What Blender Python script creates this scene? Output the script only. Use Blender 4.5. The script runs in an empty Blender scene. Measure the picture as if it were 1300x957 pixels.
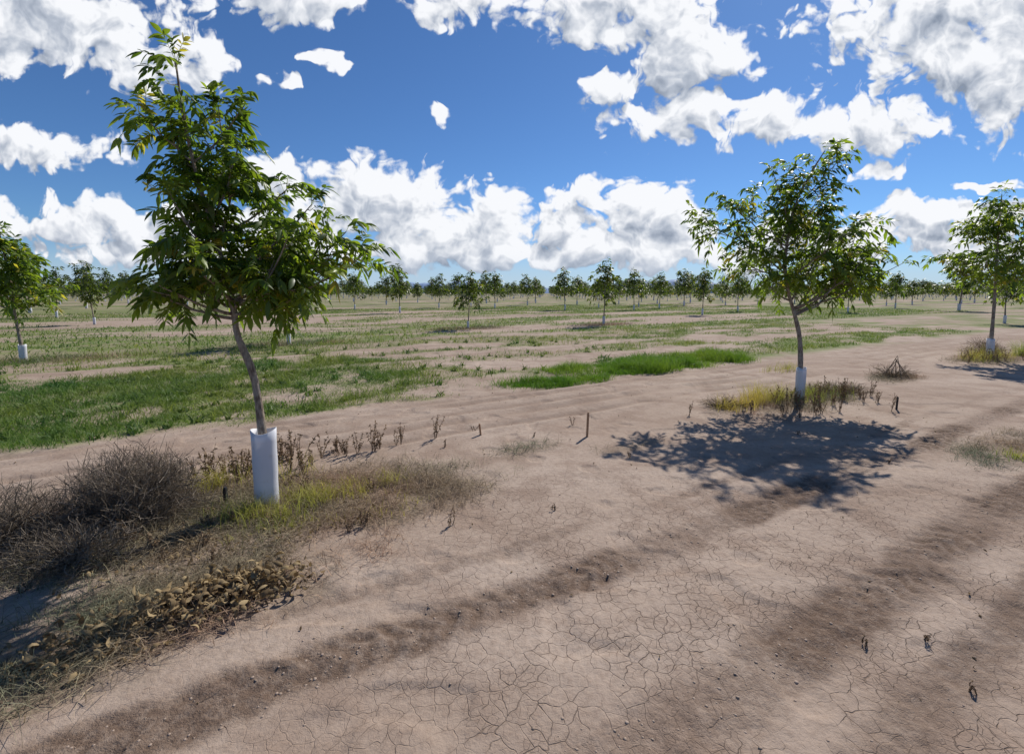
import bpy, math, numpy as np
from mathutils import Vector
rng = np.random.default_rng(7)
scene = bpy.context.scene
TH = math.radians(29.5); CT, ST = math.cos(TH), math.sin(TH)
def to_sw(x, y): return x*CT+y*ST, -x*ST+y*CT
def to_xy(s, w): return s*CT-w*ST, s*ST+w*CT

# ---------------------------------------------------------------- noise
_perm = np.random.default_rng(3).random((256, 256))
def vnoise(x, y, k=0):
    xi = np.floor(x).astype(int); yi = np.floor(y).astype(int)
    fx = x-xi; fy = y-yi
    fx = fx*fx*(3-2*fx); fy = fy*fy*(3-2*fy)
    a = _perm[(xi+k*17) % 256, (yi+k*31) % 256]; b = _perm[(xi+1+k*17) % 256, (yi+k*31) % 256]
    c = _perm[(xi+k*17) % 256, (yi+1+k*31) % 256]; d = _perm[(xi+1+k*17) % 256, (yi+1+k*31) % 256]
    return (a*(1-fx)+b*fx)*(1-fy)+(c*(1-fx)+d*fx)*fy
def fbm(x, y, o=4, k=0):
    r = 0; a = 1; n = 0
    for i in range(o):
        r = r+a*vnoise(x*2**i+13.7*i, y*2**i+7.3*i, k+i); n += a; a *= .5
    return r/n
def sst(a, b, x):
    t = np.clip((x-a)/(b-a), 0, 1); return t*t*(3-2*t)

# ---------------------------------------------------------------- mesh helpers
def make_mesh(name, V, F, mats=None, col=None, smooth=True, parent=None, extra=None):
    me = bpy.data.meshes.new(name)
    V = np.asarray(V, dtype=np.float32); F = np.asarray(F, dtype=np.int32)
    n, k = F.shape
    me.vertices.add(len(V)); me.vertices.foreach_set("co", V.ravel())
    me.loops.add(n*k); me.loops.foreach_set("vertex_index", F.ravel())
    me.polygons.add(n); me.polygons.foreach_set("loop_start", np.arange(0, n*k, k, dtype=np.int32))
    me.polygons.foreach_set("use_smooth", np.full(n, smooth, dtype=bool))
    me.update(calc_edges=True)
    if col is not None:
        at = me.color_attributes.new("col", 'FLOAT_COLOR', 'POINT')
        c = np.ones((len(V), 4), dtype=np.float32); c[:, :3] = col
        at.data.foreach_set("color", c.ravel())
    if extra:
        for kx, arr in extra.items():
            at = me.attributes.new(kx, 'FLOAT', 'POINT'); at.data.foreach_set("value", np.asarray(arr, dtype=np.float32))
    for m in (mats or []): me.materials.append(m)
    ob = bpy.data.objects.new(name, me); scene.collection.objects.link(ob)
    if parent: ob.parent = parent
    return ob
def nrm(a):
    return a/np.maximum(np.linalg.norm(a, axis=-1, keepdims=True), 1e-9)
def ribbon(P, W, S, C, fold=0.0):
    N, K, _ = P.shape
    off = S[:, None, :]*W[..., None]*.5
    if fold:
        T = nrm(P[:, -1]-P[:, 0]); Nn = nrm(np.cross(T, S))
        M = P-Nn[:, None, :]*W[..., None]*fold
        V = np.stack([P-off, M, P+off], axis=2); c = 3
    else:
        V = np.stack([P-off, P+off], axis=2); c = 2
    V = V.reshape(-1, 3)
    base = (np.arange(N)*K*c)[:, None, None]
    kk = (np.arange(K-1)*c)[None, :, None]; cc = np.arange(c-1)[None, None, :]
    i = base+kk+cc
    F = np.stack([i, i+1, i+1+c, i+c], axis=-1).reshape(-1, 4)
    Cv = np.repeat(C, K*c, axis=0)
    return V, F, Cv
def cat(parts):
    Vs, Fs, Cs = [], [], []; o = 0
    for V, F, C in parts:
        Vs.append(V); Fs.append(F+o); Cs.append(C); o += len(V)
    return np.concatenate(Vs), np.concatenate(Fs), np.concatenate(Cs)
def tube(pts, rad, sides=8, col=(.2, .17, .14)):
    pts = np.asarray(pts, float); K = len(pts)
    T = np.gradient(pts, axis=0); T = nrm(T)
    ref = np.array([0.31, 0.95, 0.05])
    A = nrm(np.cross(T, ref+np.zeros_like(T))); B = np.cross(T, A)
    an = np.arange(sides)*2*np.pi/sides
    V = pts[:, None, :]+np.asarray(rad)[:, None, None]*(A[:, None, :]*np.cos(an)[None, :, None]+B[:, None, :]*np.sin(an)[None, :, None])
    V = V.reshape(-1, 3)
    i = (np.arange(K-1)*sides)[:, None]; j = np.arange(sides)[None, :]; j2 = (j+1) % sides
    F = np.stack([i+j, i+j2, i+sides+j2, i+sides+j], axis=-1).reshape(-1, 4)
    return V, F, np.tile(np.array(col), (len(V), 1))
def smooth_poly(pts, n):
    pts = np.asarray(pts, float); t = np.linspace(0, len(pts)-1, n)
    out = []
    for u in t:
        i = min(int(u), len(pts)-2); f = u-i
        p0 = pts[max(i-1, 0)]; p1 = pts[i]; p2 = pts[i+1]; p3 = pts[min(i+2, len(pts)-1)]
        out.append(.5*((2*p1)+(-p0+p2)*f+(2*p0-5*p1+4*p2-p3)*f*f+(-p0+3*p1-3*p2+p3)*f**3))
    return np.array(out)

# ---------------------------------------------------------------- materials
def newmat(name):
    m = bpy.data.materials.new(name); m.use_nodes = True
    nt = m.node_tree; nt.nodes.clear(); return m, nt
def N(nt, t, **kw):
    n = nt.nodes.new(t)
    for k, v in kw.items():
        if k == 'inp':
            for kk, vv in v.items(): n.inputs[kk].default_value = vv
        else: setattr(n, k, v)
    return n
def math_(nt, op, a, b=None, c=None, clamp=False):
    n = nt.nodes.new('ShaderNodeMath'); n.operation = op; n.use_clamp = clamp
    for i, v in enumerate((a, b, c)):
        if v is None: continue
        if isinstance(v, (int, float)): n.inputs[i].default_value = v
        else: nt.links.new(v, n.inputs[i])
    return n.outputs[0]
def mixc(nt, f, a, b, blend='MIX'):
    n = nt.nodes.new('ShaderNodeMix'); n.data_type = 'RGBA'; n.blend_type = blend
    for s, v in ((n.inputs[0], f), (n.inputs[6], a), (n.inputs[7], b)):
        if isinstance(v, (int, float)): s.default_value = v
        elif isinstance(v, tuple): s.default_value = (*v, 1) if len(v) == 3 else v
        else: nt.links.new(v, s)
    return n.outputs[2]
def mapr(nt, v, a, b, c=0., d=1., smooth=True):
    n = nt.nodes.new('ShaderNodeMapRange')
    if smooth: n.interpolation_type = 'SMOOTHSTEP'
    nt.links.new(v, n.inputs[0])
    for i, x in enumerate((a, b, c, d)): n.inputs[i+1].default_value = x
    return n.outputs[0]

def attr_mat(name, trans=0.35, rough=.6, spec=.3, tcol=(1.6, 1.9, .7)):
    m, nt = newmat(name); L = nt.links.new
    a = N(nt, 'ShaderNodeAttribute', attribute_name='col')
    base = a.outputs['Color']
    p = N(nt, 'ShaderNodeBsdfPrincipled', inp={'Roughness': rough, 'Specular IOR Level': spec})
    L(base, p.inputs['Base Color'])
    out = N(nt, 'ShaderNodeOutputMaterial')
    if trans > 0:
        t = N(nt, 'ShaderNodeBsdfTranslucent')
        L(mixc(nt, 1., base, tcol, 'MULTIPLY'), t.inputs['Color'])
        mx = N(nt, 'ShaderNodeMixShader', inp={0: trans})
        L(p.outputs[0], mx.inputs[1]); L(t.outputs[0], mx.inputs[2]); L(mx.outputs[0], out.inputs[0])
    else: L(p.outputs[0], out.inputs[0])
    return m
M_leaf = attr_mat('pecan_leaf', .48, .42, .5, (2.4, 2.4, .9))
M_grass = attr_mat('grass_blade', .35, .55, .3, (1.3, 1.4, .8))
M_dry = attr_mat('dry_plant', .2, .8, .1, (1.1, 1., .8))

def bark_mat():
    m, nt = newmat('bark'); L = nt.links.new
    tc = N(nt, 'ShaderNodeTexCoord'); mp = N(nt, 'ShaderNodeMapping'); mp.inputs['Scale'].default_value = (1, 1, .25)
    L(tc.outputs['Object'], mp.inputs[0])
    no = N(nt, 'ShaderNodeTexNoise', inp={'Scale': 70., 'Detail': 4., 'Roughness': .65}); L(mp.outputs[0], no.inputs['Vector'])
    n2 = N(nt, 'ShaderNodeTexNoise', inp={'Scale': 9., 'Detail': 3.}); L(tc.outputs['Object'], n2.inputs['Vector'])
    c = mixc(nt, mapr(nt, no.outputs[0], .35, .65), (.13, .095, .07), (.34, .28, .22))
    c = mixc(nt, mapr(nt, n2.outputs[0], .45, .65, 0, .5), c, (.36, .33, .29))
    p = N(nt, 'ShaderNodeBsdfPrincipled', inp={'Roughness': .85, 'Specular IOR Level': .2}); L(c, p.inputs['Base Color'])
    b = N(nt, 'ShaderNodeBump', inp={'Strength': .6, 'Distance': .006}); L(no.outputs[0], b.inputs['Height']); L(b.outputs[0], p.inputs['Normal'])
    o = N(nt, 'ShaderNodeOutputMaterial'); L(p.outputs[0], o.inputs[0]); return m
M_bark = bark_mat()
def guard_mat():
    m, nt = newmat('guard_plastic'); L = nt.links.new
    tc = N(nt, 'ShaderNodeTexCoord')
    no = N(nt, 'ShaderNodeTexNoise', inp={'Scale': 14., 'Detail': 6., 'Roughness': .6}); L(tc.outputs['Object'], no.inputs['Vector'])
    sp = N(nt, 'ShaderNodeSeparateXYZ'); L(tc.outputs['Object'], sp.inputs[0])
    low = mapr(nt, sp.outputs[2], .0, .2, 1., 0.)
    d = math_(nt, 'MULTIPLY', low, mapr(nt, no.outputs[0], .35, .6))
    d = math_(nt, 'ADD', d, mapr(nt, no.outputs[0], .55, .8, 0, .25), clamp=True)
    c = mixc(nt, d, (.78, .78, .82), (.45, .36, .29))
    p = N(nt, 'ShaderNodeBsdfPrincipled', inp={'Roughness': .5, 'Specular IOR Level': .35}); L(c, p.inputs['Base Color'])
    t = N(nt, 'ShaderNodeBsdfTranslucent'); L(c, t.inputs[0])
    mx = N(nt, 'ShaderNodeMixShader', inp={0: .22}); L(p.outputs[0], mx.inputs[1]); L(t.outputs[0], mx.inputs[2])
    o = N(nt, 'ShaderNodeOutputMaterial'); L(mx.outputs[0], o.inputs[0]); return m
M_guard = guard_mat()
def simple_mat(name, c1, c2, scale=20., rough=.85, bump=0.):
    m, nt = newmat(name); L = nt.links.new
    tc = N(nt, 'ShaderNodeTexCoord')
    no = N(nt, 'ShaderNodeTexNoise', inp={'Scale': scale, 'Detail': 4.}); L(tc.outputs['Object'], no.inputs['Vector'])
    p = N(nt, 'ShaderNodeBsdfPrincipled', inp={'Roughness': rough, 'Specular IOR Level': .2})
    L(mixc(nt, mapr(nt, no.outputs[0], .3, .7), c1, c2), p.inputs['Base Color'])
    if bump:
        b = N(nt, 'ShaderNodeBump', inp={'Strength': .6, 'Distance': bump}); L(no.outputs[0], b.inputs['Height']); L(b.outputs[0], p.inputs['Normal'])
    o = N(nt, 'ShaderNodeOutputMaterial'); L(p.outputs[0], o.inputs[0]); return m
M_wood = simple_mat('stake_wood', (.3, .17, .09), (.45, .27, .16), 60, bump=.002)
M_black = simple_mat('irrigation_plastic', (.02, .02, .022), (.04, .04, .04), 30, .5)
M_clod = simple_mat('soil_clod', (.28, .21, .16), (.38, .29, .23), 8)
M_hill = simple_mat('hill', (.17, .25, .40), (.22, .31, .46), .004)  # blue-grey base colour has the distance haze painted in

# ---------------------------------------------------------------- ground masks
def track_mask(s, w):
    wob = (fbm(s*.5, w*0+2, 2, 5)-.5)*.16
    m = 0*s; lug = 0*s
    for w0, hw, amp in ((1.97, .13, 1.), (1.05, .15, 1.), (.62, .10, .55), (-.35, .12, .55), (2.40, .06, .35)):
        d = w+wob-w0+(fbm(s*5, w*5, 3, 15)-.5)*.10
        q = np.exp(-(d/hw)**4)*amp*(.40+.75*sst(.34, .55, fbm(s*.9, w*.9, 3, 9)))
        ph = (s+np.abs(d)*.9)/.13+fbm(s*2, w*2, 2, 3)*1.2
        lug = lug+q*(.5+.5*np.sin(ph*2*np.pi))*sst(.30, .58, fbm(s*1.7, w*1.7, 3, 41))
        m = np.maximum(m, q)
    return np.clip(m, 0, 1), lug
def rut_mask(s, w):
    m = 0*s
    wob = (fbm(s*.35, w*0+5, 2, 8)-.5)*.3
    for w0, hw in ((4.75, .07), (5.15, .10), (5.5, .08), (5.95, .12), (6.25, .08), (10.2, .2), (10.9, .15), (12.1, .2), (13.2, .2), (18.5, .3), (21, .3)):
        m = m+np.exp(-((w+wob-w0)/hw)**2)*(.4+.9*sst(.35, .6, fbm(s*.8, w, 2, 19)))
    return m
def veg_mask(x, y):
    s, w = to_sw(x, y)
    g = fbm(s*.35, w*1.0, 4, 1); gf = fbm(s*.07+3, w*.33, 4, 2); gb = fbm(s*1.3, w*1.7, 4, 4)
    left = 1-sst(.8, 3.2, s+(g-.5)*4)
    brk = sst(.36, .56, gb)
    a = sst(6.4, 6.9, w+(gb-.5)*.9)*(1-sst(9., 11.6, w+(g-.5)*3))*left*sst(.32, .48, g+.08)*(.25+.75*brk)
    b = sst(9., 10., w)*(1-sst(14.5, 16, w))*sst(.38, .50, g)*(.3+.65*brk)*(.7+.3*(1-sst(-2, 3, s)))
    c = sst(6.9, 8, w)*(1-sst(9, 10, w))*sst(.46, .57, g)*(.25+.55*brk)
    e = (gb-.5)*.6
    lush = (np.exp(-((s-4.3+e)/.75)**4)*np.exp(-((w-6.68+e*.5)/.26)**4)+np.exp(-((s-7.6+e)/2.4)**6)*np.exp(-((w-6.85-.05*(s-7)+e*.9)/(.36+.05*np.maximum(s-6, 0)))**4))
    lush = np.clip(lush, 0, 1)*(.30+.9*sst(.36, .52, gb))
    p = ((w-9.8) % 12)/12
    f = sst(13.5, 15.5, w)*sst(.36, .48, gf+.06*np.cos(p*6.283)+(g-.5)*.32)*(.5+.5*brk)
    r = sst(7.5, 10, s)*sst(6.3, 7., w)*(1-sst(13, 15, w))*sst(.37, .50, g)*(.3+.65*brk)
    return np.clip(np.maximum.reduce([a, b, c, lush, f, r]), 0, 1)
LITTER_SHADE = [(-1.95, 3.25, 1.5, .68, 1.), (-2.9, 2.75, 1.0, .6, 1.), (-.95, 3.45, .85, .42, .9), (-1.7, 2.3, .8, .38, .9), (-2.2, 1.7, .7, .35, .8), (4.3, 6.75, 1.6, .5, .9), (11.6, 10.9, 1.5, .6, .9),  # litter patches; left-front one also paints bush and tree shade into the soil
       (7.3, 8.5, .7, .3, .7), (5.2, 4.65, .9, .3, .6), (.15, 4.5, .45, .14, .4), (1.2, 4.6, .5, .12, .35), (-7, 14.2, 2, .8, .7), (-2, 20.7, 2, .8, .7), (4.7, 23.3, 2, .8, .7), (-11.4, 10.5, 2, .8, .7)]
def litter_shade_mask(x, y):
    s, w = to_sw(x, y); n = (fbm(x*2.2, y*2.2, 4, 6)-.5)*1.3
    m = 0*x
    for cx, cy, rx, ry, st in LITTER_SHADE:
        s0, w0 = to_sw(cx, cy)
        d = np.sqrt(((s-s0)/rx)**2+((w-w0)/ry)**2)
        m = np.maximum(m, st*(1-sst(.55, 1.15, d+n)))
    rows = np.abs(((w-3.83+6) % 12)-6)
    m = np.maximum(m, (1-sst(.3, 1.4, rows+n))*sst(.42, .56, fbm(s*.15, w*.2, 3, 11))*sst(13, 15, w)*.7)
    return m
def height(x, y):
    s, w = to_sw(x, y)
    near = np.exp(-(np.hypot(x, y-2)/60)**2)
    h = (fbm(x*.35, y*.35, 3, 0)-.5)*.06*near+(fbm(x*2.1, y*2.1, 4, 3)-.5)*.012*near
    tm, lug = track_mask(s, w)
    fine = fbm(x*17, y*17, 3, 12)-.5
    h = h-.014*tm+.014*lug*(.5+.9*fbm(x*5, y*5, 2, 4))+tm*fine*.030
    sh = np.exp(-((w-1.5)/.35)**2)*.008
    h = h+sh*near-.022*rut_mask(s, w)*near+rut_mask(s, w+.16)*.010*near
    h = h+fine*.009*near*sst(.45, .62, fbm(x*.9, y*.9, 3, 20))
    fp = sst(.74, .82, vnoise(x*4.2, y*4.2, 33))
    return h-fp*.012*near
def gz(x, y): return height(np.asarray(x, float), np.asarray(y, float))

def grow(start, step, f, end):
    o = [start]
    while abs(o[-1]) < end: o.append(o[-1]+step); step *= f
    return o
xs = np.arange(-4.3, 5.5, .02)
xl = grow(-4.3, -.021, 1.042, 7000)[1:]; xr = grow(xs[-1], .021, 1.042, 7000)[1:]
X = np.concatenate([xl[::-1], xs, xr])
ys = np.arange(1.1, 6.2, .018)
yf = grow(ys[-1], .02, 1.022, 8000)[1:]; yb = grow(1.1, -.03, 1.2, 300)[1:]
Y = np.concatenate([yb[::-1], ys, yf])
GX, GY = np.meshgrid(X, Y); gx = GX.ravel(); gy = GY.ravel()
s_, w_ = to_sw(gx, gy)
tm, lg_ = track_mask(s_, w_)
V = np.stack([gx, gy, height(gx, gy)], -1)
nx, ny = len(X), len(Y)
i = (np.arange(ny-1)*nx)[:, None]+np.arange(nx-1)[None, :]
F = np.stack([i, i+1, i+1+nx, i+nx], -1).reshape(-1, 4)
crk = sst(-1.4, .6, gx)*(1-sst(2.8, 4.6, gy))

def ground_mat():
    m, nt = newmat('orchard_soil'); L = nt.links.new
    tc = N(nt, 'ShaderNodeTexCoord'); P = tc.outputs['Object']
    av = N(nt, 'ShaderNodeAttribute', attribute_name='veg').outputs['Fac']
    at = N(nt, 'ShaderNodeAttribute', attribute_name='trk').outputs['Fac']
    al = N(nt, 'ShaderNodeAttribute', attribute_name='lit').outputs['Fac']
    ar = N(nt, 'ShaderNodeAttribute', attribute_name='rut').outputs['Fac']
    ac = N(nt, 'ShaderNodeAttribute', attribute_name='crk').outputs['Fac']
    def noise(sc, det=5., ro=.55, vec=None):
        n = N(nt, 'ShaderNodeTexNoise', inp={'Scale': sc, 'Detail': det, 'Roughness': ro}); L(vec or P, n.inputs['Vector']); return n
    big = noise(.35, 3.); med = noise(2.2, 5., .62); fine = noise(28., 6., .7)
    mp = N(nt, 'ShaderNodeMapping'); mp.inputs['Rotation'].default_value = (0, 0, -TH); mp.inputs['Scale'].default_value = (.12, 1.4, 1)
    L(P, mp.inputs[0]); stre = noise(1., 4., .6, mp.outputs[0])
    c = mixc(nt, mapr(nt, big.outputs[0], .35, .65), (.355, .268, .208), (.42, .328, .262))
    c = mixc(nt, mapr(nt, med.outputs[0], .42, .66, 0, .9), c, (.290, .210, .160))
    c = mixc(nt, mapr(nt, stre.outputs[0], .45, .68, 0, .5), c, (.47, .375, .305))
    c = mixc(nt, mapr(nt, fine.outputs[0], .40, .72, 0, .45), c, (.22, .155, .115))
    wv = N(nt, 'ShaderNodeVectorMath', operation='MULTIPLY_ADD')
    L(noise(9., 2.).outputs['Color'], wv.inputs[0]); wv.inputs[1].default_value = (.09, .09, 0); L(P, wv.inputs[2])
    def crack(sc, wid):
        v = N(nt, 'ShaderNodeTexVoronoi', feature='DISTANCE_TO_EDGE', voronoi_dimensions='2D', inp={'Scale': sc}); L(wv.outputs[0], v.inputs['Vector'])
        return mapr(nt, v.outputs['Distance'], 0., wid, 1., 0.)
    ck = math_(nt, 'MAXIMUM', crack(12., .034), math_(nt, 'MULTIPLY', crack(27., .05), mapr(nt, med.outputs[0], .42, .58, 0., .6)))
    ckm = math_(nt, 'MULTIPLY', ck, mapr(nt, med.outputs[0], .34, .52, 0.1, 1.))
    ckm = math_(nt, 'MULTIPLY', ckm, mapr(nt, fine.outputs[0], .34, .52, 0.3, 1.))
    ckm = math_(nt, 'MULTIPLY', ckm, math_(nt, 'MULTIPLY_ADD', ac, .8, .2))
    ckm = math_(nt, 'MULTIPLY', ckm, math_(nt, 'SUBTRACT', 1., at, clamp=True))
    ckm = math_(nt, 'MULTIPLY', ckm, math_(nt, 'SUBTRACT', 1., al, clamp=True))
    c = mixc(nt, math_(nt, 'MULTIPLY', ckm, .72), c, (.13, .09, .065))
    c = mixc(nt, math_(nt, 'MULTIPLY', at, mapr(nt, fine.outputs[0], .33, .58, .5, .95), clamp=True), c, (.180, .122, .088))
    c = mixc(nt, math_(nt, 'MULTIPLY', ar, .5, clamp=True), c, (.25, .178, .132))
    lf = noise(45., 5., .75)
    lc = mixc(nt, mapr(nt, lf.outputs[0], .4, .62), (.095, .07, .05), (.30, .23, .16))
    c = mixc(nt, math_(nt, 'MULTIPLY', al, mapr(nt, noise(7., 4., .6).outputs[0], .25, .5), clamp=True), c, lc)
    gn = noise(5., 7., .75)
    gc = mixc(nt, mapr(nt, gn.outputs[0], .35, .65), (.070, .115, .025), (.18, .22, .06))
    gm = math_(nt, 'MULTIPLY', av, mapr(nt, gn.outputs[0], .33, .53, .25, .97), clamp=True)
    c = mixc(nt, gm, c, gc)
    p = N(nt, 'ShaderNodeBsdfPrincipled', inp={'Roughness': .95, 'Specular IOR Level': .1}); L(c, p.inputs['Base Color'])
    h = math_(nt, 'MULTIPLY', fine.outputs[0], .008)
    h = math_(nt, 'MULTIPLY_ADD', lf.outputs[0], .004, h)
    h = math_(nt, 'MULTIPLY_ADD', ckm, -.005, h)
    h = math_(nt, 'MULTIPLY_ADD', math_(nt, 'MULTIPLY', lf.outputs[0], at), .020, h)
    b = N(nt, 'ShaderNodeBump', inp={'Strength': .9, 'Distance': 1.}); L(h, b.inputs['Height']); L(b.outputs[0], p.inputs['Normal'])
    o = N(nt, 'ShaderNodeOutputMaterial'); L(p.outputs[0], o.inputs[0]); return m
make_mesh('ground', V, F, [ground_mat()], extra={'veg': veg_mask(gx, gy), 'trk': np.clip(tm*(.7+.5*(1-np.clip(lg_, 0, 1))), 0, 1), 'lit': litter_shade_mask(gx, gy), 'rut': np.clip(rut_mask(s_, w_), 0, 1), 'crk': crk})

# ---------------------------------------------------------------- trees
def rand_unit(n, r):
    v = r.normal(size=(n, 3)); return nrm(v)
def leaves_mesh(LP, LD, LL, r, pairs, ll, wl, K=4, fold=.0, bright=1., rach=True):
    n = len(LP); M = pairs*2+1
    z = np.array([0, 0, 1.]); dr = .22+.4*r.random(n)
    t = np.concatenate([np.repeat(np.linspace(.25, .95, pairs), 2), [1.]]); sg = np.concatenate([np.tile([1, -1], pairs), [0.]])
    side = nrm(np.cross(LD, z+r.normal(size=(n, 3))*.45))
    pos = LP[:, None]+LD[:, None]*(LL[:, None]*t[None])[..., None]-z*(dr[:, None]*LL[:, None]*t[None]**2)[..., None]
    tan = nrm(LD[:, None]-z*(2*dr[:, None]*t[None])[..., None])
    d = tan*.62+side[:, None]*sg[None, :, None]*.8+r.normal(size=(n, M, 3))*.18-z*.15
    d = nrm(d).reshape(-1, 3); pos = pos.reshape(-1, 3)
    l = (ll*(.7+.45*t)[None]*(.75+.5*r.random((n, M)))*(LL/LL.mean())[:, None]).ravel()
    u = np.linspace(0, 1, K)
    Pp = pos[:, None]+d[:, None]*(l[:, None]*u)[..., None]-z*(.30*l[:, None]*u**2)[..., None]
    wp = {3: [.15, 1., .03], 4: [.2, 1., .75, .03], 5: [.15, .9, 1., .65, .03]}[K]
    W = (wl*(l/ll))[:, None]*np.array(wp)[None]
    up = z+r.normal(size=(len(d), 3))*.55
    S = nrm(np.cross(d, up))
    lc = r.random(n)[:, None]
    dark = np.array([.050, .092, .016]); lite = np.array([.160, .215, .030]); yel = np.array([.28, .25, .05])
    C = dark*(1-lc**1.1)+lite*lc**1.1
    C = np.where(r.random((n, 1)) < .04, yel, C)
    C = (np.repeat(C, M, axis=0)*(.75+.5*r.random((n*M, 1))))*bright
    parts = [ribbon(Pp, W, S, C, fold)]
    if rach:
        u = np.linspace(0, 1, 4)
        R = LP[:, None]+LD[:, None]*(LL[:, None]*u)[..., None]-z*(dr[:, None]*LL[:, None]*u**2)[..., None]
        parts.append(ribbon(R, np.full((n, 4), .004), nrm(np.cross(LD, z+.01)), np.tile([.14, .17, .05], (n, 1))))
    return cat(parts)
def leader_at(L, z):
    for a, b in zip(L[:-1], L[1:]):
        if b[2] >= z: f = (z-a[2])/max(b[2]-a[2], 1e-6); return a+(b-a)*f
    return L[-1]
def build_tree(leader, branches, r, rad0, pairs, ll, wl, K, fold, twig_step=.075, lpt=5, sides=10, LLm=.27, bright=1., rach=True, sub=2, zmin=0., topf=.66):
    L = smooth_poly(leader, 26); H = L[-1][2]
    f = np.linspace(0, 1, 26)
    rad = rad0*(1-.80*f)*(1+.35*np.exp(-f*22)); rad += rad0*.06*np.sin(f*37)
    parts = [tube(L, rad, sides)]
    LP, LD = [], []
    lines = []
    for zs, tx, ty, tz in branches:
        p0 = leader_at(L, zs); tip = np.array([tx, ty, tz])
        v = tip-p0; ln = np.linalg.norm(v); n = 9; u = np.linspace(0, 1, n)[:, None]
        bow = np.array([0, 0, -.10*ln])+r.normal(size=3)*.04*ln
        pl = p0+v*u+bow*4*u*(1-u)*.6+r.normal(size=(n, 3))*.012*ln*np.sin(np.pi*u)
        fr = (zs/H); br = max(rad0*(1-.8*fr)*.58, .006)
        parts.append(tube(pl, np.linspace(br, .0035, n), 7)); lines.append((pl, .24))
        for k in range(sub):
            q = r.uniform(.3, .75); i0 = int(q*(n-1)); a = pl[i0]
            dd = nrm(v/ln*.75+rand_unit(1, r)[0]*.75+np.array([0, 0, .2])); l2 = ln*r.uniform(.25, .42)
            uu = np.linspace(0, 1, 6)[:, None]; p2 = a+dd*l2*uu+np.array([0, 0, .15*l2])*uu**2
            parts.append(tube(p2, np.linspace(br*.5, .003, 6), 5)); lines.append((p2, .2))
    top = L[int(26*topf):]; lines.append((top, 0.))
    for pl, st in lines:
        seg = np.linalg.norm(np.diff(pl, axis=0), axis=1); tot = seg.sum(); cs = np.concatenate([[0], np.cumsum(seg)])
        q = tot*st*1.3
        while q < tot:
            i0 = min(np.searchsorted(cs, q)-1, len(pl)-2); i0 = max(i0, 0)
            a = pl[i0]+(pl[i0+1]-pl[i0])*((q-cs[i0])/max(seg[i0], 1e-6)); tg = nrm(pl[i0+1]-pl[i0])
            dd = nrm(tg*.45+rand_unit(1, r)[0]*.9+np.array([0, 0, .25])); tl = r.uniform(.04, .15)*LLm/.27
            b = a+dd*tl
            if b[2] > zmin:
                parts.append(tube([a, (a+b)/2+[0, 0, -.01], b], [.004, .003, .002], 4))
                for k in range(lpt):
                    g = (k+1)/lpt; p = a+(b-a)*g
                    LP.append(p); LD.append(nrm(dd*(.35+.5*g)+rand_unit(1, r)[0]*.8+np.array([0, 0, .3])))
            q += twig_step*r.uniform(.5, 1.5)
        for k in range(3):
            LP.append(pl[-1]); LD.append(nrm(nrm(pl[-1]-pl[-2])+rand_unit(1, r)[0]*.7+np.array([0, 0, .3])))
    LP = np.array(LP); LD = np.array(LD); LL = LLm*(.6+.6*r.random(len(LP)))
    return cat(parts), leaves_mesh(LP, LD, LL, r, pairs, ll, wl, K, fold, bright, rach)
def guard_geo(h, rad, r, tilt=(0, 0), sides=28):
    an = np.arange(sides)*2*np.pi/sides
    rings = []
    zz = list(np.linspace(-.03, h, 9))
    for z in zz:
        rr = rad*(1+.02*np.sin(z*23)+.04*(z/h))
        rings.append(np.stack([rr*np.cos(an)*(1+.06*np.sin(2*an+1))+tilt[0]*z, rr*np.sin(an)+tilt[1]*z, np.full(sides, z)+(.012*np.sin(an*2+1) if z == zz[-1] else 0)], -1))
    for z in zz[::-1][:5]:
        q = rings[zz.index(z)].copy(); c = np.array([tilt[0]*z, tilt[1]*z, 0]); q[:, :2] = c[:2]+(q[:, :2]-c[:2])*(1-.0035/rad); rings.append(q)
    V = np.concatenate(rings); K = len(rings)
    i = (np.arange(K-1)*sides)[:, None]; j = np.arange(sides)[None]; j2 = (j+1) % sides
    F = np.stack([i+j, i+j2, i+sides+j2, i+sides+j], -1).reshape(-1, 4)
    return V, F
def place_tree(geo, base, gh, gr, rot=0, sc=1, gt=(0, 0), r=rng):
    e = bpy.data.objects.new('pecan_tree', None); scene.collection.objects.link(e)
    e.location = (base[0], base[1], float(gz(base[0], base[1]))-.01); e.rotation_euler = (0, 0, rot); e.scale = (sc,)*3
    (V, F, C), (V2, F2, C2) = geo
    make_mesh('trunk_and_branches', V, F, [M_bark], parent=e)
    make_mesh('foliage', V2, F2, [M_leaf], col=C2, parent=e)
    gV, gF = guard_geo(gh, gr, r, gt); make_mesh('trunk_guard', gV, gF, [M_guard], parent=e)
    return e
def generic(H, R, r, zc=.36, lean=.1, nb=16):
    lx, ly = r.normal(size=2)*lean
    leader = [(0, 0, -.05), (lx*.1, ly*.1, H*.15), (lx*.4, ly*.3, H*.35), (lx*.3, ly*.6, H*.6), (lx*.8, ly*.9, H*.85), (lx, ly, H*.97)]
    br = []; a = r.random()*6
    for k in range(nb):
        f = k/(nb-1); zs = H*(zc+(.92-zc)*f*.9)
        ln = R*(1.02-.72*f)*r.uniform(.6, 1.2); a += 2.4+r.normal()*.3
        br.append((zs, lx*f+math.cos(a)*ln, ly*f+math.sin(a)*ln, zs+ln*r.uniform(.2, .8)))
    return leader, br

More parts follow.
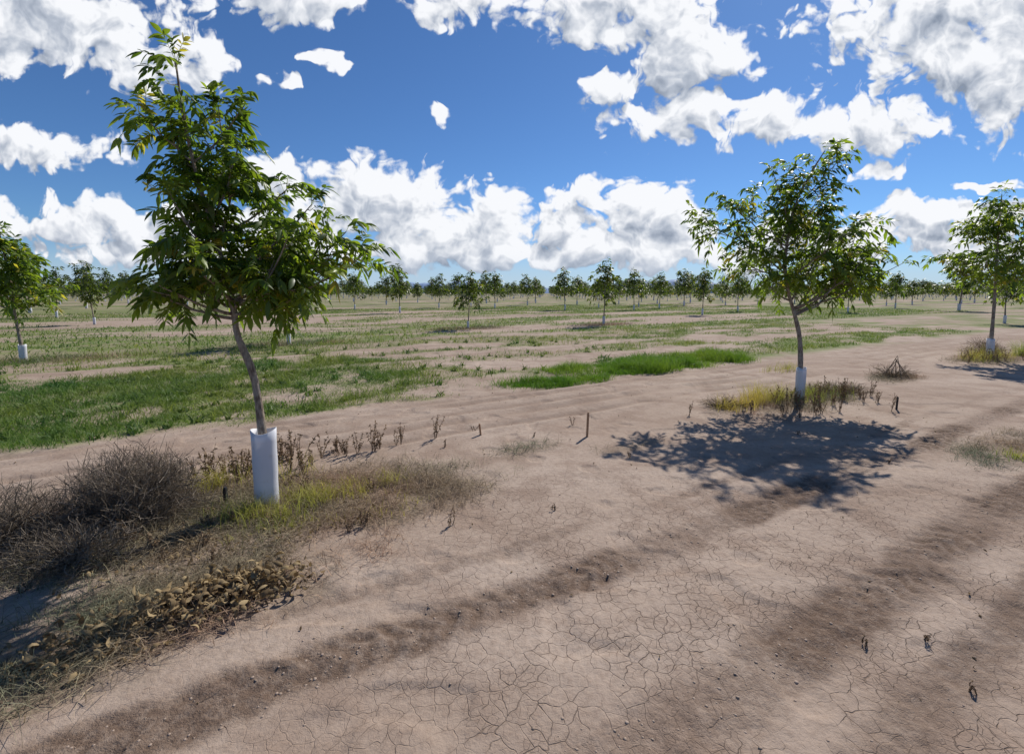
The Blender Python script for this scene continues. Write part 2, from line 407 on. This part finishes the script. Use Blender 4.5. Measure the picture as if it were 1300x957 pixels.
r1 = np.random.default_rng(11)
leader1 = [(0, 0, -.05), (0, 0, .3), (-.005, 0, .6), (-.04, 0, 1.), (-.14, 0, 1.3), (-.17, .02, 1.5), (-.25, .02, 1.95), (-.35, 0, 2.4), (-.40, -.02, 2.8), (-.44, 0, 3.16)]
br1 = [(2.5, -.02, .05, 2.9), (2.5, -.68, -.05, 2.82), (2.3, -.54, .15, 2.6), (2.1, .0, -.1, 2.56), (2., .18, .18, 2.36), (1.7, .48, -.1, 2.2), (1.55, .80, .05, 1.90),
       (1.45, .58, -.2, 1.70), (1.5, -.68, .05, 1.84), (1.42, -.60, -.15, 1.62), (1.75, -.52, .2, 2.08), (1.55, -.1, -.45, 1.85), (1.8, -.3, -.33, 2.2), (1.5, -.4, .6, 1.85), (1.7, .1, .5, 2.15),
       (2.2, -.3, .25, 2.65), (1.45, .3, .45, 1.75), (1.45, -.45, -.35, 1.68), (1.5, .4, -.3, 1.95), (1.5, .1, .1, 1.95), (1.6, -.5, .0, 1.9), (1.55, .60, .2, 2.06), (1.9, -.15, .1, 2.45)]
T1 = build_tree(leader1, br1, r1, .036, 5, .066, .023, 5, .16, twig_step=.12, lpt=4, LLm=.20, zmin=1.5, topf=.56)
place_tree(T1, (-1.84, 3.27), .60, .078, gt=(.01, 0))
r2 = np.random.default_rng(5)
leader2 = [(0, 0, -.05), (-.01, 0, .3), (-.03, 0, .7), (-.07, 0, 1.), (-.16, 0, 1.3), (-.32, 0, 1.8), (-.34, 0, 2.3), (-.25, 0, 2.9), (-.05, 0, 3.35), (.12, 0, 3.65)]
br2 = [(1.28, 1.1, .1, 2.2), (1.35, .75, -.15, 2.6), (2.1, -1.62, .1, 2.78), (1.9, -1.2, -.15, 2.5), (2.3, -1.25, .2, 3.08), (2.6, -.6, 0, 3.35), (2.9, .45, .1, 3.6), (1.85, -.95, .3, 2.2),
       (1.6, -.55, -.3, 2.0), (1.3, .75, .3, 2.0), (1.4, .4, -.5, 2.05), (1.8, 0, -.7, 2.4), (2.2, 0, .7, 2.7), (2.6, .15, -.3, 3.1), (1.5, -.5, .6, 2.05), (1.35, .5, .6, 2.25), (2.3, .25, .2, 2.95),
       (1.5, .35, 0, 2.6), (1.32, 1.35, -.05, 2.05), (2.2, -.7, 0, 2.7), (2.5, -.2, .3, 3.1), (1.7, .1, .1, 2.3)]
T2 = build_tree(leader2, br2, r2, .042, 4, .082, .030, 4, .15, twig_step=.15, lpt=4, LLm=.24, zmin=1.6, topf=.5)
place_tree(T2, (4.39, 6.82), .49, .066)
r3 = np.random.default_rng(21)
ld, br = generic(4.1, 1.25, r3, .38, .12, 18); T3 = build_tree(ld, br, r3, .045, 3, .11, .042, 3, 0, twig_step=.18, lpt=4, LLm=.28)
place_tree(T3, (11.76, 11.1), .5, .075, gt=(-.05, 0))
r4 = np.random.default_rng(22)
ld, br = generic(3.1, .95, r4, .38, .08, 17); T4 = build_tree(ld, br, r4, .04, 3, .11, .045, 3, 0, twig_step=.125, lpt=4, LLm=.26)
place_tree(T4, (-11.6, 10.7), .4, .07, gt=(.02, 0))

variants = []
for k in range(5):
    rk = np.random.default_rng(40+k)
    ld, br = generic(3.7, rk.uniform(.85, 1.2), rk, .34, .15, 14)
    g = build_tree(ld, br, rk, .045, 2, .16, .07, 3, 0, twig_step=.26, lpt=4, sides=6, LLm=.28, rach=False, sub=1)
    gV, gF = guard_geo(.5, .075, rk, sides=10)
    (V, F, C), (V2, F2, C2) = g
    Va = np.concatenate([V, V2, gV]); Fa = np.concatenate([F, F2+len(V), gF+len(V)+len(V2)]); Ca = np.concatenate([C, C2*.55, np.ones((len(gV), 3))*.7])
    me_ob = make_mesh('orchard_tree_mesh', Va, Fa, [M_bark, M_leaf, M_guard], col=Ca)
    mi = np.concatenate([np.zeros(len(F)), np.ones(len(F2)), np.full(len(gF), 2)]).astype(np.int32)
    me_ob.data.polygons.foreach_set('material_index', mi); me = me_ob.data; bpy.data.objects.remove(me_ob); variants.append(me)
mid = [(-21.4, 23.3, 2.8), (-7., 14.2, 3.0), (-2., 20.7, 2.6), (4.7, 23.3, 3.3), (-9.1, 37, 4.0), (-8, 50, 3.8), (-1.8, 48, 3.9), (5, 43, 4.0), (11.5, 43, 3.9), (14, 33.5, 3.5), (19.8, 40, 3.6), (42, 50, 4.),
       (9.5, 50, 3.4), (15.5, 48, 3.8), (28, 38, 3.5), (-30, 30, 3.4), (-15.5, 45, 3.7), (-22, 42, 3.6), (26, 24, 3.3)]
for k, (x, y, h) in enumerate(mid):
    o = bpy.data.objects.new('pecan_tree', variants[k % 5]); scene.collection.objects.link(o)
    o.location = (x, y, float(gz(x, y))-.01); o.rotation_euler = (0, 0, k*1.9); o.scale = (h/3.75,)*3
par = bpy.data.objects.new('distant_orchard_trees', None); scene.collection.objects.link(par)
rr = np.random.default_rng(2); cnt = 0
for a in range(-70, 80):
    for b in range(1, 42):
        x, y = to_xy(.03+a*8., 3.83+12.*b)
        x += rr.normal()*.35; y += rr.normal()*.35
        d = math.hypot(x, y)
        if d > 400 or y < 12 or abs(x) > 1.4*y+12: continue
        if y < 53 and abs(x) < .72*y: continue
        if min(math.hypot(x-m[0], y-m[1]) for m in mid) < 6: continue
        if rr.random() < .12: continue
        o = bpy.data.objects.new('orchard_tree', variants[rr.integers(5)]); scene.collection.objects.link(o); o.parent = par
        sc = rr.uniform(.65, 1.3)*(1+.0013*d); o.location = (x, y, -.02); o.rotation_euler = (0, 0, rr.random()*6.28); o.scale = (sc*1.15, sc*1.15, sc*rr.uniform(.9, 1.12)); cnt += 1

# ---------------------------------------------------------------- strands of vegetation
def strands(x, y, h, wid, r, lean=.5, K=4, col=((.1, .15, .03), (.2, .25, .06)), z0=0., flat=False, up=1.):
    n = len(x); h = np.broadcast_to(h, n)*r.uniform(.45, 1.35, n)
    base = np.stack([x, y, gz(x, y)+z0], -1)
    a = r.random(n)*2*np.pi; out = np.stack([np.cos(a), np.sin(a), 0*a], -1)
    u = np.linspace(0, 1, K)
    ln = lean*r.uniform(.3, 1.5, n)
    P = base[:, None]+out[:, None]*(h*ln)[:, None, None]*(u**(1. if flat else 1.8))[None, :, None]
    P[..., 2] += (h*up)[:, None]*((u-.45*u*u*np.clip(ln, 0, 1)[:, None]) if not flat else np.sin(u*np.pi)*.18)
    P = P+r.normal(size=P.shape)*(h*.03)[:, None, None]*u[None, :, None]
    taper = np.linspace(1, .15, K)
    W = (np.broadcast_to(wid, n)*r.uniform(.6, 1.3, n))[:, None]*taper
    b = r.random(n)*2*np.pi; S = np.stack([np.cos(b), np.sin(b), r.normal(size=n)*.3], -1)
    f = r.random((n, 1)); C = np.array(col[0])*(1-f)+np.array(col[1])*f
    hue = fbm(x*.9, y*.9, 3, 27)[:, None]
    C = C*(1+(hue-.5)*np.array([1.4, .6, .8]))
    return ribbon(P, W, nrm(S), C)
def sample(mask, n, s0, s1, w0, w1, r):
    s = r.uniform(s0, s1, n); w = r.uniform(w0, w1, n); x, y = to_xy(s, w)
    k = r.random(n) < mask(x, y); return x[k], y[k]
rg = np.random.default_rng(70)
parts = []
vm = lambda x, y: veg_mask(x, y)
hf = lambda x, y, a, b: a+b*sst(.35, .65, fbm(x*1.6, y*1.6, 3, 14))
x, y = sample(vm, 120000, -9, 3.8, 6.3, 11.6, rg)
parts.append(strands(x, y, hf(x, y, .03, .10), .008, rg, .8, 3, ((.08, .14, .025), (.20, .26, .06))))
x, y = sample(vm, 11000, 3.3, 5.1, 6.3, 7.1, rg)
parts.append(strands(x, y, hf(x, y, .08, .12), .008, rg, .6, 4, ((.095, .18, .02), (.20, .31, .04))))
x, y = sample(vm, 42000, 5.1, 10.4, 6.3, 7.8, rg)
parts.append(strands(x, y, hf(x, y, .09, .17), .009, rg, .6, 4, ((.095, .18, .02), (.20, .31, .04))))
x, y = sample(vm, 120000, -14, 26, 7.0, 15.5, rg)
parts.append(strands(x, y, hf(x, y, .04, .11), .014, rg, .8, 3, ((.10, .15, .03), (.23, .27, .07))))
x, y = sample(vm, 140000, -30, 55, 15, 48, rg)
parts.append(strands(x, y, .14, .03, rg, .8, 3, ((.09, .145, .03), (.22, .265, .07))))
V, F, C = cat(parts); make_mesh('green_grass', V, F, [M_grass], col=C)
x, y = sample(vm, 1100, -9, 9, 6.5, 14, rg); m = 14
x = np.repeat(x, m)+rg.normal(size=len(x)*m)*.035; y = np.repeat(y, m)+rg.normal(size=len(y)*m)*.035
V, F, C = strands(x, y, .13, .026, rg, .9, 4, ((.07, .12, .03), (.17, .22, .06))); make_mesh('green_weeds', V, F, [M_grass], col=C)

def blob_pts(cx, cy, ra, rw, n, r, p=.5):
    a = r.random(n)*6.283; q = r.random(n)**p*(.6+.65*r.random(n))
    s0, w0 = to_sw(cx, cy); return to_xy(s0+ra*q*np.cos(a), w0+rw*q*np.sin(a))
def clumpy(x, y, r, lo=.36, hi=.56, sc=2.6, k=30):
    keep = r.random(len(x)) < .12+.88*sst(lo, hi, fbm(x*sc, y*sc, 3, k)); return x[keep], y[keep]
parts = []
tan = ((.13, .10, .07), (.45, .36, .24))
for cx, cy, ra, rw, n in ((-1.95, 3.25, 1.5, .66, 13000), (-2.9, 2.75, 1., .6, 5000), (-.9, 3.45, .95, .45, 4500), (-1.6, 2.3, .9, .38, 5000), (-2.2, 1.75, .8, .35, 3000), (4.3, 6.75, 1.7, .55, 8000), (11.6, 10.9, 1.6, .65, 4000),
                          (7.3, 8.5, .8, .35, 1500), (5.2, 4.65, 1., .3, 2400), (.1, 4.55, .45, .15, 300), (1.2, 4.65, .5, .12, 220)):
    x, y = blob_pts(cx, cy, ra, rw, n, rg); x, y = clumpy(x, y, rg)
    parts.append(strands(x, y, .16, .0035, rg, 1., 4, tan, .008, True))
    k = len(x)//3; parts.append(strands(x[:k], y[:k], .13, .003, rg, .9, 4, tan))
for cx, cy, rw in ((-7, 14.2, 1.), (-2, 20.7, 1.), (4.7, 23.3, 1.), (-11.4, 10.6, 1.)):
    x, y = blob_pts(cx, cy, 2., .8, 1500, rg); parts.append(strands(x, y, .16, .01, rg, .9, 3, tan))
V, F, C = cat(parts); make_mesh('dry_grass', V, F, [M_dry], col=C)
parts = []
yg = ((.22, .20, .045), (.50, .45, .13))
for cx, cy, ra, rw, n, h in ((-1.72, 3.2, .42, .2, 1300, .17), (-2.25, 3.7, .5, .2, 900, .22), (-1.3, 3.55, .5, .22, 700, .13), (-1.55, 2.9, .35, .15, 450, .09), (-1.0, 3.3, .5, .22, 300, .08), (3.9, 6.75, .45, .28, 2100, .29), (4.75, 6.85, .55, .3, 1300, .24),
                             (3.2, 6.3, .4, .2, 600, .2), (11.6, 11, 1.1, .4, 1600, .3), (13.2, 11.4, .5, .4, 1500, .45), (4.9, 4.35, .3, .12, 400, .1), (5.6, 9.3, .6, .25, 400, .2)):
    x, y = blob_pts(cx, cy, ra, rw, n, rg); x, y = clumpy(x, y, rg, .4, .55, 4., 31); parts.append(strands(x, y, h, .005, rg, .6, 4, yg))
V, F, C = cat(parts); make_mesh('yellow_weeds', V, F, [M_grass], col=C)

def bush(cx, cy, a, b, h, n, r, col):
    d = rand_unit(n, r); d[:, 2] = np.abs(d[:, 2]); q = r.random(n)**.5
    q = q*(.55+.9*fbm(np.arctan2(d[:, 1], d[:, 0])*1.7+9, d[:, 2]*3, 3, 3))
    c = np.stack([cx+d[:, 0]*a*q, cy+d[:, 1]*b*q, gz(cx, cy)+d[:, 2]*h*q], -1)
    t = nrm(rand_unit(n, r)*.8+d*.7+np.array([0, 0, .2])); L = r.uniform(.06, .24, n)*h/.4
    cu = rand_unit(n, r); u = np.linspace(-.5, .5, 5)
    P = c[:, None]+t[:, None]*(L[:, None]*u)[..., None]+cu[:, None]*(L[:, None]*(u**2))[..., None]*1.0
    P[..., 2] = np.maximum(P[..., 2], gz(cx, cy)-.01)
    W = np.full((n, 5), .0028)*r.uniform(.6, 1.5, (n, 1)); S = rand_unit(n, r)
    f = r.random((n, 1)); C = np.array(col[0])*(1-f)+np.array(col[1])*f
    parts = [ribbon(P, W, S, C)]
    for k in range(50):
        dd = nrm(np.array([r.normal(), r.normal(), abs(r.normal())+.3])); e = np.array([dd[0]*a, dd[1]*b, dd[2]*h])*r.uniform(.8, 1.35)
        p0 = np.array([cx, cy, float(gz(cx, cy))]); u2 = np.linspace(0, 1, 6)[:, None]
        parts.append(tube(p0+e*u2+r.normal(size=(6, 3))*.02*u2, np.linspace(.005, .0015, 6), 4, col[0]))
    return cat(parts)
grey = ((.09, .074, .06), (.29, .24, .19))
for cx, cy, a, b, h, n in ((-2.68, 3.1, .48, .36, .44, 8000), (-3.3, 2.8, .5, .38, .28, 4500), (-2.6, 2.55, .42, .28, .2, 2800)):
    V, F, C = bush(cx, cy, a, b, h, n, rg, grey); make_mesh('dry_bush', V, F, [M_dry], col=C)
for cx, cy, a, b, h, n in ((7.3, 8.6, .45, .28, .22, 900), (12.6, 12.0, .5, .4, .4, 1800), (3.0, 6.35, .3, .22, .15, 700), (5.3, 7.2, .55, .28, .18, 1200)):
    V, F, C = bush(cx, cy, a, b, h, n, rg, ((.13, .10, .07), (.33, .26, .18))); make_mesh('dry_bush', V, F, [M_dry], col=C)

def dead_leaves(x, y, z, size, r, col=((.13, .085, .045), (.40, .30, .165))):
    n = len(x); c = np.stack([x, y, gz(x, y)+z], -1)
    d = nrm(rand_unit(n, r)*np.array([1, 1, .7])); S = nrm(np.cross(d, np.array([0, 0, 1.])+r.normal(size=(n, 3))*.8)); Nn = np.cross(d, S)
    u = np.linspace(0, 1, 5); L = size*r.uniform(.5, 1.5, n)
    P = c[:, None]+d[:, None]*(L[:, None]*u)[..., None]+Nn[:, None]*(L[:, None]*np.sin(u*np.pi)*r.uniform(-.5, .5, (n, 1)))[..., None]
    W = (L*.42)[:, None]*np.array([.1, .8, 1, .7, .05])
    f = r.random((n, 1)); C = np.array(col[0])*(1-f)+np.array(col[1])*f
    return ribbon(P, W, S, C, .35)
x, y = blob_pts(-1.50, 2.22, .40, .17, 1000, rg, .7)
parts = [dead_leaves(x, y, rg.random(len(x))*.10, .047, rg)]
x, y = blob_pts(-1.85, 1.95, .5, .2, 420, rg); parts.append(dead_leaves(x, y, rg.random(len(x))*.05, .042, rg))
x, y = blob_pts(-1.75, 2.85, .9, .32, 500, rg); parts.append(dead_leaves(x, y, rg.random(len(x))*.03, .035, rg))
V, F, C = cat(parts); make_mesh('dead_leaf_pile', V, F, [M_dry], col=C)
x, y = to_xy(rg.uniform(-3, 9, 600), rg.uniform(-.8, 6.5, 600))
V, F, C = dead_leaves(x, y, .004, .018, rg); make_mesh('scattered_leaves', V, F, [M_dry], col=C*.6)
n = 450; x, y = to_xy(rg.uniform(-3, 9, n), rg.uniform(-.8, 6.2, n))
V, F, C = strands(x, y, .08, .003, rg, 1., 4, ((.10, .07, .05), (.3, .22, .15)), .006, True); make_mesh('scattered_twigs', V, F, [M_dry], col=C)

def stalk(cx, cy, h, r, nst=5, leafy=26):
    parts = []; z0 = float(gz(cx, cy))
    for k in range(nst):
        d = np.array([r.normal()*.25, r.normal()*.25, 1.]); hh = h*r.uniform(.6, 1.1); u = np.linspace(0, 1, 6)[:, None]
        pl = np.array([cx+r.normal()*.01, cy+r.normal()*.01, z0])+nrm(d)*hh*u+r.normal(size=(6, 3))*.008*u
        parts.append(tube(pl, np.linspace(.003, .0013, 6), 4, (.15, .10, .065)))
        m = leafy; q = r.uniform(.25, 1, m); p = np.array([pl[min(int(v*5), 4)]*(1-(v*5 % 1))+pl[min(int(v*5)+1, 5)]*(v*5 % 1) for v in q])
        dd = nrm(rand_unit(m, r)+np.array([0, 0, -.1])); L = r.uniform(.010, .026, m)*(h/.2)**.5
        uu = np.linspace(0, 1, 3); P = p[:, None]+dd[:, None]*(L[:, None]*uu)[..., None]
        f = r.random((m, 1)); C = np.array([.12, .08, .05])*(1-f)+np.array([.34, .24, .15])*f
        parts.append(ribbon(P, L[:, None]*np.array([.3, .5, .1]), rand_unit(m, r), C))
    return cat(parts)
def grp(name, pts, hh, r, **kw):
    V, F, C = cat([stalk(a, b, hh*r.uniform(.6, 1.3), r, **kw) for a, b in pts]); make_mesh(name, V, F, [M_dry], col=C)
x, y = blob_pts(-2.1, 4.15, 1.2, .3, 38, rg); grp('dead_weeds', list(zip(x, y)), .25, rg)
x, y = blob_pts(4.5, 6.6, 1.4, .5, 26, rg); grp('dead_weeds', list(zip(x, y)), .26, rg)
x, y = blob_pts(11.5, 10.8, 1.4, .5, 16, rg); grp('dead_weeds', list(zip(x, y)), .3, rg)
x, y = blob_pts(-1.9, 3.1, 1.2, .55, 24, rg); grp('dead_weeds', list(zip(x, y)), .12, rg)
for (a, b, h) in ((-.43, 3.0, .12), (.32, 3.25, .05), (1.65, 1.95, .04), (1.95, 1.98, .04), (1.9, 1.72, .04), (-1.25, 4.75, .17), (-.45, 5.2, .1), (.75, 5.4, .12), (2.35, 5.9, .2), (5.2, 6.1, .3), (.25, 4.95, .07), (1.15, 4.35, .07), (3.3, 5.1, .05), (-.7, 4.6, .08), (3.6, 4.2, .05)):
    V, F, C = stalk(a, b, h, rg, 3, 22); make_mesh('dead_weed', V, F, [M_dry], col=C)
P_ = []
for k in range(7):
    a = k*.9; z0 = float(gz(7.3, 8.55)); p0 = np.array([7.3+.22*math.cos(a), 8.55+.2*math.sin(a), z0]); p1 = np.array([7.3-.03*math.cos(a), 8.55, z0+.36+.03*(k % 3)])
    P_.append(tube(np.linspace(p0, p1, 4), [.006]*3+[.003], 5, (.2, .15, .11)))
V, F, C = cat(P_); make_mesh('stick_bundle', V, F, [M_dry], col=C)

def stake(name, x, y, h, w, mat, tilt):
    z0 = float(gz(x, y))-.04
    lv = [(0, .5), (h*.1, 1), (h*.93, 1.), (h, .72)]
    V = []
    for z, s in lv:
        for sx, sy in ((-1, -1), (1, -1), (1, 1), (-1, 1)): V.append((x+tilt*z+sx*w*s*.5, y+sy*w*s*.5, z0+z))
    F = [[a*4+b, a*4+(b+1) % 4, (a+1)*4+(b+1) % 4, (a+1)*4+b] for a in range(3) for b in range(4)]+[[12, 13, 14, 15]]
    return make_mesh(name, V, F, [mat], smooth=False)
stake('wooden_stake', .84, 4.96, .32, .022, M_wood, .03)
stake('wooden_stake', -.35, 5.0, .17, .02, M_wood, -.1)
stake('irrigation_stake', -2.17, 3.3, .18, .022, M_black, .02)
stake('irrigation_stake', 5.35, 6.2, .22, .018, M_black, .02)

ph = (1+5**.5)/2
ico = nrm(np.array([(-1, ph, 0), (1, ph, 0), (-1, -ph, 0), (1, -ph, 0), (0, -1, ph), (0, 1, ph), (0, -1, -ph), (0, 1, -ph), (ph, 0, -1), (ph, 0, 1), (-ph, 0, -1), (-ph, 0, 1)], float))
icf = np.array([(0, 11, 5), (0, 5, 1), (0, 1, 7), (0, 7, 10), (0, 10, 11), (1, 5, 9), (5, 11, 4), (11, 10, 2), (10, 7, 6), (7, 1, 8), (3, 9, 4), (3, 4, 2), (3, 2, 6), (3, 6, 8), (3, 8, 9), (4, 9, 5), (2, 4, 11), (6, 2, 10), (8, 6, 7), (9, 8, 1)])
cx, cy = [], []
for w0, n in ((1.97, 2200), (1.05, 2200), (.60, 400), (5.9, 300)):
    a, b = to_xy(rg.uniform(-2.5, 9, n), w0+rg.normal(size=n)*.10); cx.append(a); cy.append(b)
a, b = to_xy(rg.uniform(-3, 9, 800), rg.uniform(-1., 6.5, 800)); cx.append(a); cy.append(b)
cx = np.concatenate(cx); cy = np.concatenate(cy); n = len(cx)
sz = .002+.007*rg.random(n)**4
V = ico[None]*(sz[:, None]*rg.uniform(.7, 1.3, (n, 12)))[..., None]*np.array([1, 1, .5])
V = V+np.stack([cx, cy, gz(cx, cy)], -1)[:, None]
F = (icf[None]+(np.arange(n)*12)[:, None, None]).reshape(-1, 3)
make_mesh('soil_clods', V.reshape(-1, 3), F, [M_clod], smooth=True)

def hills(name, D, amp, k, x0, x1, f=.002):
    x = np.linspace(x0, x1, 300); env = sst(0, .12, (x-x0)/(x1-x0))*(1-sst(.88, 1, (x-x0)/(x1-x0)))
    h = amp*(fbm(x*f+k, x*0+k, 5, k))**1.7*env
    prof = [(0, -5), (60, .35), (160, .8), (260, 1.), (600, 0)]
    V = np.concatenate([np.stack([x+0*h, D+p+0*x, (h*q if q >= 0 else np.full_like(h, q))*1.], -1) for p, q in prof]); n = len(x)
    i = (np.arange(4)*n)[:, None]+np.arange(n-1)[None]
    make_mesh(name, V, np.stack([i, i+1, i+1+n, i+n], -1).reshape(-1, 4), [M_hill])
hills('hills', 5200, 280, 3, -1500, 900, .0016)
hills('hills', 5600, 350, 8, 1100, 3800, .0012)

# ---------------------------------------------------------------- world
SUN_AZ, SUN_EL = math.radians(33), math.radians(43)
w = bpy.data.worlds.new('World'); scene.world = w; w.use_nodes = True
try: w.cycles.sampling_method = 'NONE'
except Exception as ex: print(ex)
nt = w.node_tree; nt.nodes.clear(); L = nt.links.new
blobs = [(-.96, .56, .31, .11), (-.74, .49, .17, .075), (-1.0, .30, .19, .048), (-.42, .60, .18, .05), (-.39, .49, .055, .026), (-.145, .61, .16, .05), (-.483, .445, .038, .026),
         (-.157, .36, .04, .018), (.22, .57, .24, .09), (.38, .49, .15, .085), (.22, .42, .10, .045),
         (.38, .365, .26, .055), (.54, .36, .16, .05), (.92, .53, .39, .15), (.80, .345, .16, .055), (1.10, .42, .24, .13), (.74, .265, .07, .025), (-.31, .190, .25, .10), (-.50, .23, .14, .07),
         (-.08, .15, .18, .095), (.12, .18, .18, .10), (.28, .15, .17, .09), (0., .09, 1.4, .045), (-.95, .15, .36, .055), (-.67, .15, .22, .062), (.92, .165, .28, .046), (1.04, .24, .10, .018), (.76, .12, .38, .04)]
g = bpy.data.node_groups.new('cloud_field', 'ShaderNodeTree')
g.interface.new_socket('P', in_out='INPUT', socket_type='NodeSocketVector'); g.interface.new_socket('D', in_out='OUTPUT', socket_type='NodeSocketFloat')
gi = g.nodes.new('NodeGroupInput'); go = g.nodes.new('NodeGroupOutput'); GL = g.links.new
nz = N(g, 'ShaderNodeTexNoise', noise_dimensions='2D', inp={'Scale': 8., 'Detail': 3., 'Roughness': .5}); GL(gi.outputs[0], nz.inputs['Vector'])
ma = N(g, 'ShaderNodeVectorMath', operation='MULTIPLY_ADD'); GL(nz.outputs['Color'], ma.inputs[0]); ma.inputs[1].default_value = (.20, .11, 0); GL(gi.outputs[0], ma.inputs[2])
d = None
for bx, bz, rx, rz in blobs:
    mp = N(g, 'ShaderNodeVectorMath', operation='MULTIPLY_ADD'); GL(ma.outputs[0], mp.inputs[0]); mp.inputs[1].default_value = (1/rx, 1/rz, 0); mp.inputs[2].default_value = (-(bx+.10)/rx, -(bz+.055)/rz, 0)
    le = N(g, 'ShaderNodeVectorMath', operation='DOT_PRODUCT'); GL(mp.outputs[0], le.inputs[0]); GL(mp.outputs[0], le.inputs[1])
    d = le.outputs['Value'] if d is None else math_(g, 'MINIMUM', d, le.outputs['Value'])
d = math_(g, 'SQRT', d)
n1 = N(g, 'ShaderNodeTexNoise', noise_dimensions='2D', inp={'Scale': 7., 'Detail': 8., 'Roughness': .57}); GL(gi.outputs[0], n1.inputs['Vector'])
vo = N(g, 'ShaderNodeTexVoronoi', voronoi_dimensions='2D', feature='F1', inp={'Scale': 18., 'Detail': 2., 'Roughness': .55}); GL(ma.outputs[0], vo.inputs['Vector'])
e = math_(g, 'MULTIPLY', math_(g, 'MINIMUM', math_(g, 'SUBTRACT', 1.08, d), .7), .78)
e = math_(g, 'MULTIPLY_ADD', math_(g, 'SUBTRACT', n1.outputs[0], .5), 1.25, e)
e = math_(g, 'MULTIPLY_ADD', math_(g, 'SUBTRACT', .42, vo.outputs['Distance']), .38, e)
GL(e, go.inputs[0])
tc = N(nt, 'ShaderNodeTexCoord'); sp = N(nt, 'ShaderNodeSeparateXYZ'); L(tc.outputs['Generated'], sp.inputs[0])
yy = math_(nt, 'MAXIMUM', sp.outputs[1], .12)
tx = math_(nt, 'DIVIDE', sp.outputs[0], yy); tz = math_(nt, 'DIVIDE', sp.outputs[2], yy)
cb = N(nt, 'ShaderNodeCombineXYZ'); L(tx, cb.inputs[0]); L(tz, cb.inputs[1])
sd = N(nt, 'ShaderNodeVectorMath', operation='SUBTRACT'); sd.inputs[0].default_value = (.65, 1.3, 0); L(cb.outputs[0], sd.inputs[1])
sn = N(nt, 'ShaderNodeVectorMath', operation='NORMALIZE'); L(sd.outputs[0], sn.inputs[0])
def field(off):
    gn = nt.nodes.new('ShaderNodeGroup'); gn.node_tree = g
    if off:
        m = N(nt, 'ShaderNodeVectorMath', operation='MULTIPLY_ADD'); L(sn.outputs[0], m.inputs[0]); m.inputs[1].default_value = (off,)*3; L(cb.outputs[0], m.inputs[2]); L(m.outputs[0], gn.inputs[0])
    else: L(cb.outputs[0], gn.inputs[0])
    return gn.outputs[0]
D0 = field(0); D1 = field(.042)
alpha = mapr(nt, D0, -.02, .17)
thick = mapr(nt, D0, .15, .8)
g1 = math_(nt, 'SUBTRACT', D0, D1)
lit = math_(nt, 'MULTIPLY_ADD', g1, 1.45, .82)  # sunward sides brighter, far sides greyer: shading put into the cloud colour
lit = math_(nt, 'MULTIPLY_ADD', thick, -.40, lit, clamp=True)
cc = N(nt, 'ShaderNodeValToRGB'); L(lit, cc.inputs[0])
cr = cc.color_ramp; cr.elements[0].position = 0; cr.elements[0].color = (.25, .30, .39, 1); cr.elements[1].position = .97; cr.elements[1].color = (.93, .945, .98, 1)
q = cr.elements.new(.45); q.color = (.48, .53, .62, 1)
sky = N(nt, 'ShaderNodeTexSky', sky_type='NISHITA', sun_disc=False, sun_elevation=SUN_EL, sun_rotation=SUN_AZ, altitude=1000, air_density=1., dust_density=.3, ozone_density=3.)
cs = mixc(nt, 1., cc.outputs[0], (9.2, 9.2, 9.2, 1), 'MULTIPLY')
skc = mixc(nt, 1., sky.outputs[0], (.46, .67, .90, 1), 'MULTIPLY')
hz = mapr(nt, tz, .0, .17, 1., 0.)
skc = mixc(nt, math_(nt, 'MULTIPLY', hz, .55), skc, (4.5, 5.6, 7.0, 1))
fin = mixc(nt, alpha, skc, cs)
fin = mixc(nt, math_(nt, 'MULTIPLY', mapr(nt, tz, .0, .10, 1., 0.), .40), fin, (4.7, 5.6, 6.9, 1))
bg = N(nt, 'ShaderNodeBackground', inp={'Strength': .11}); L(fin, bg.inputs[0])
ow = N(nt, 'ShaderNodeOutputWorld'); L(bg.outputs[0], ow.inputs[0])

sl = bpy.data.lights.new('sun', 'SUN'); sl.energy = 5.0; sl.angle = math.radians(.55); sl.color = (1., .955, .88)
so = bpy.data.objects.new('sun', sl); scene.collection.objects.link(so)
sv = Vector((math.sin(SUN_AZ)*math.cos(SUN_EL), math.cos(SUN_AZ)*math.cos(SUN_EL), math.sin(SUN_EL)))
so.rotation_euler = sv.to_track_quat('Z', 'Y').to_euler(); so.location = (10, 15, 20)

cd = bpy.data.cameras.new('camera'); cd.lens = 16.; cd.sensor_width = 36; cd.shift_y = -.0342; cd.clip_end = 12000; cd.clip_start = .05
co = bpy.data.objects.new('camera', cd); scene.collection.objects.link(co); co.location = (0, 0, 1.6); co.rotation_euler = (math.radians(83.9), 0, 0)
scene.camera = co
scene.view_settings.view_transform = 'Standard'; scene.view_settings.look = 'None'; scene.view_settings.exposure = 0
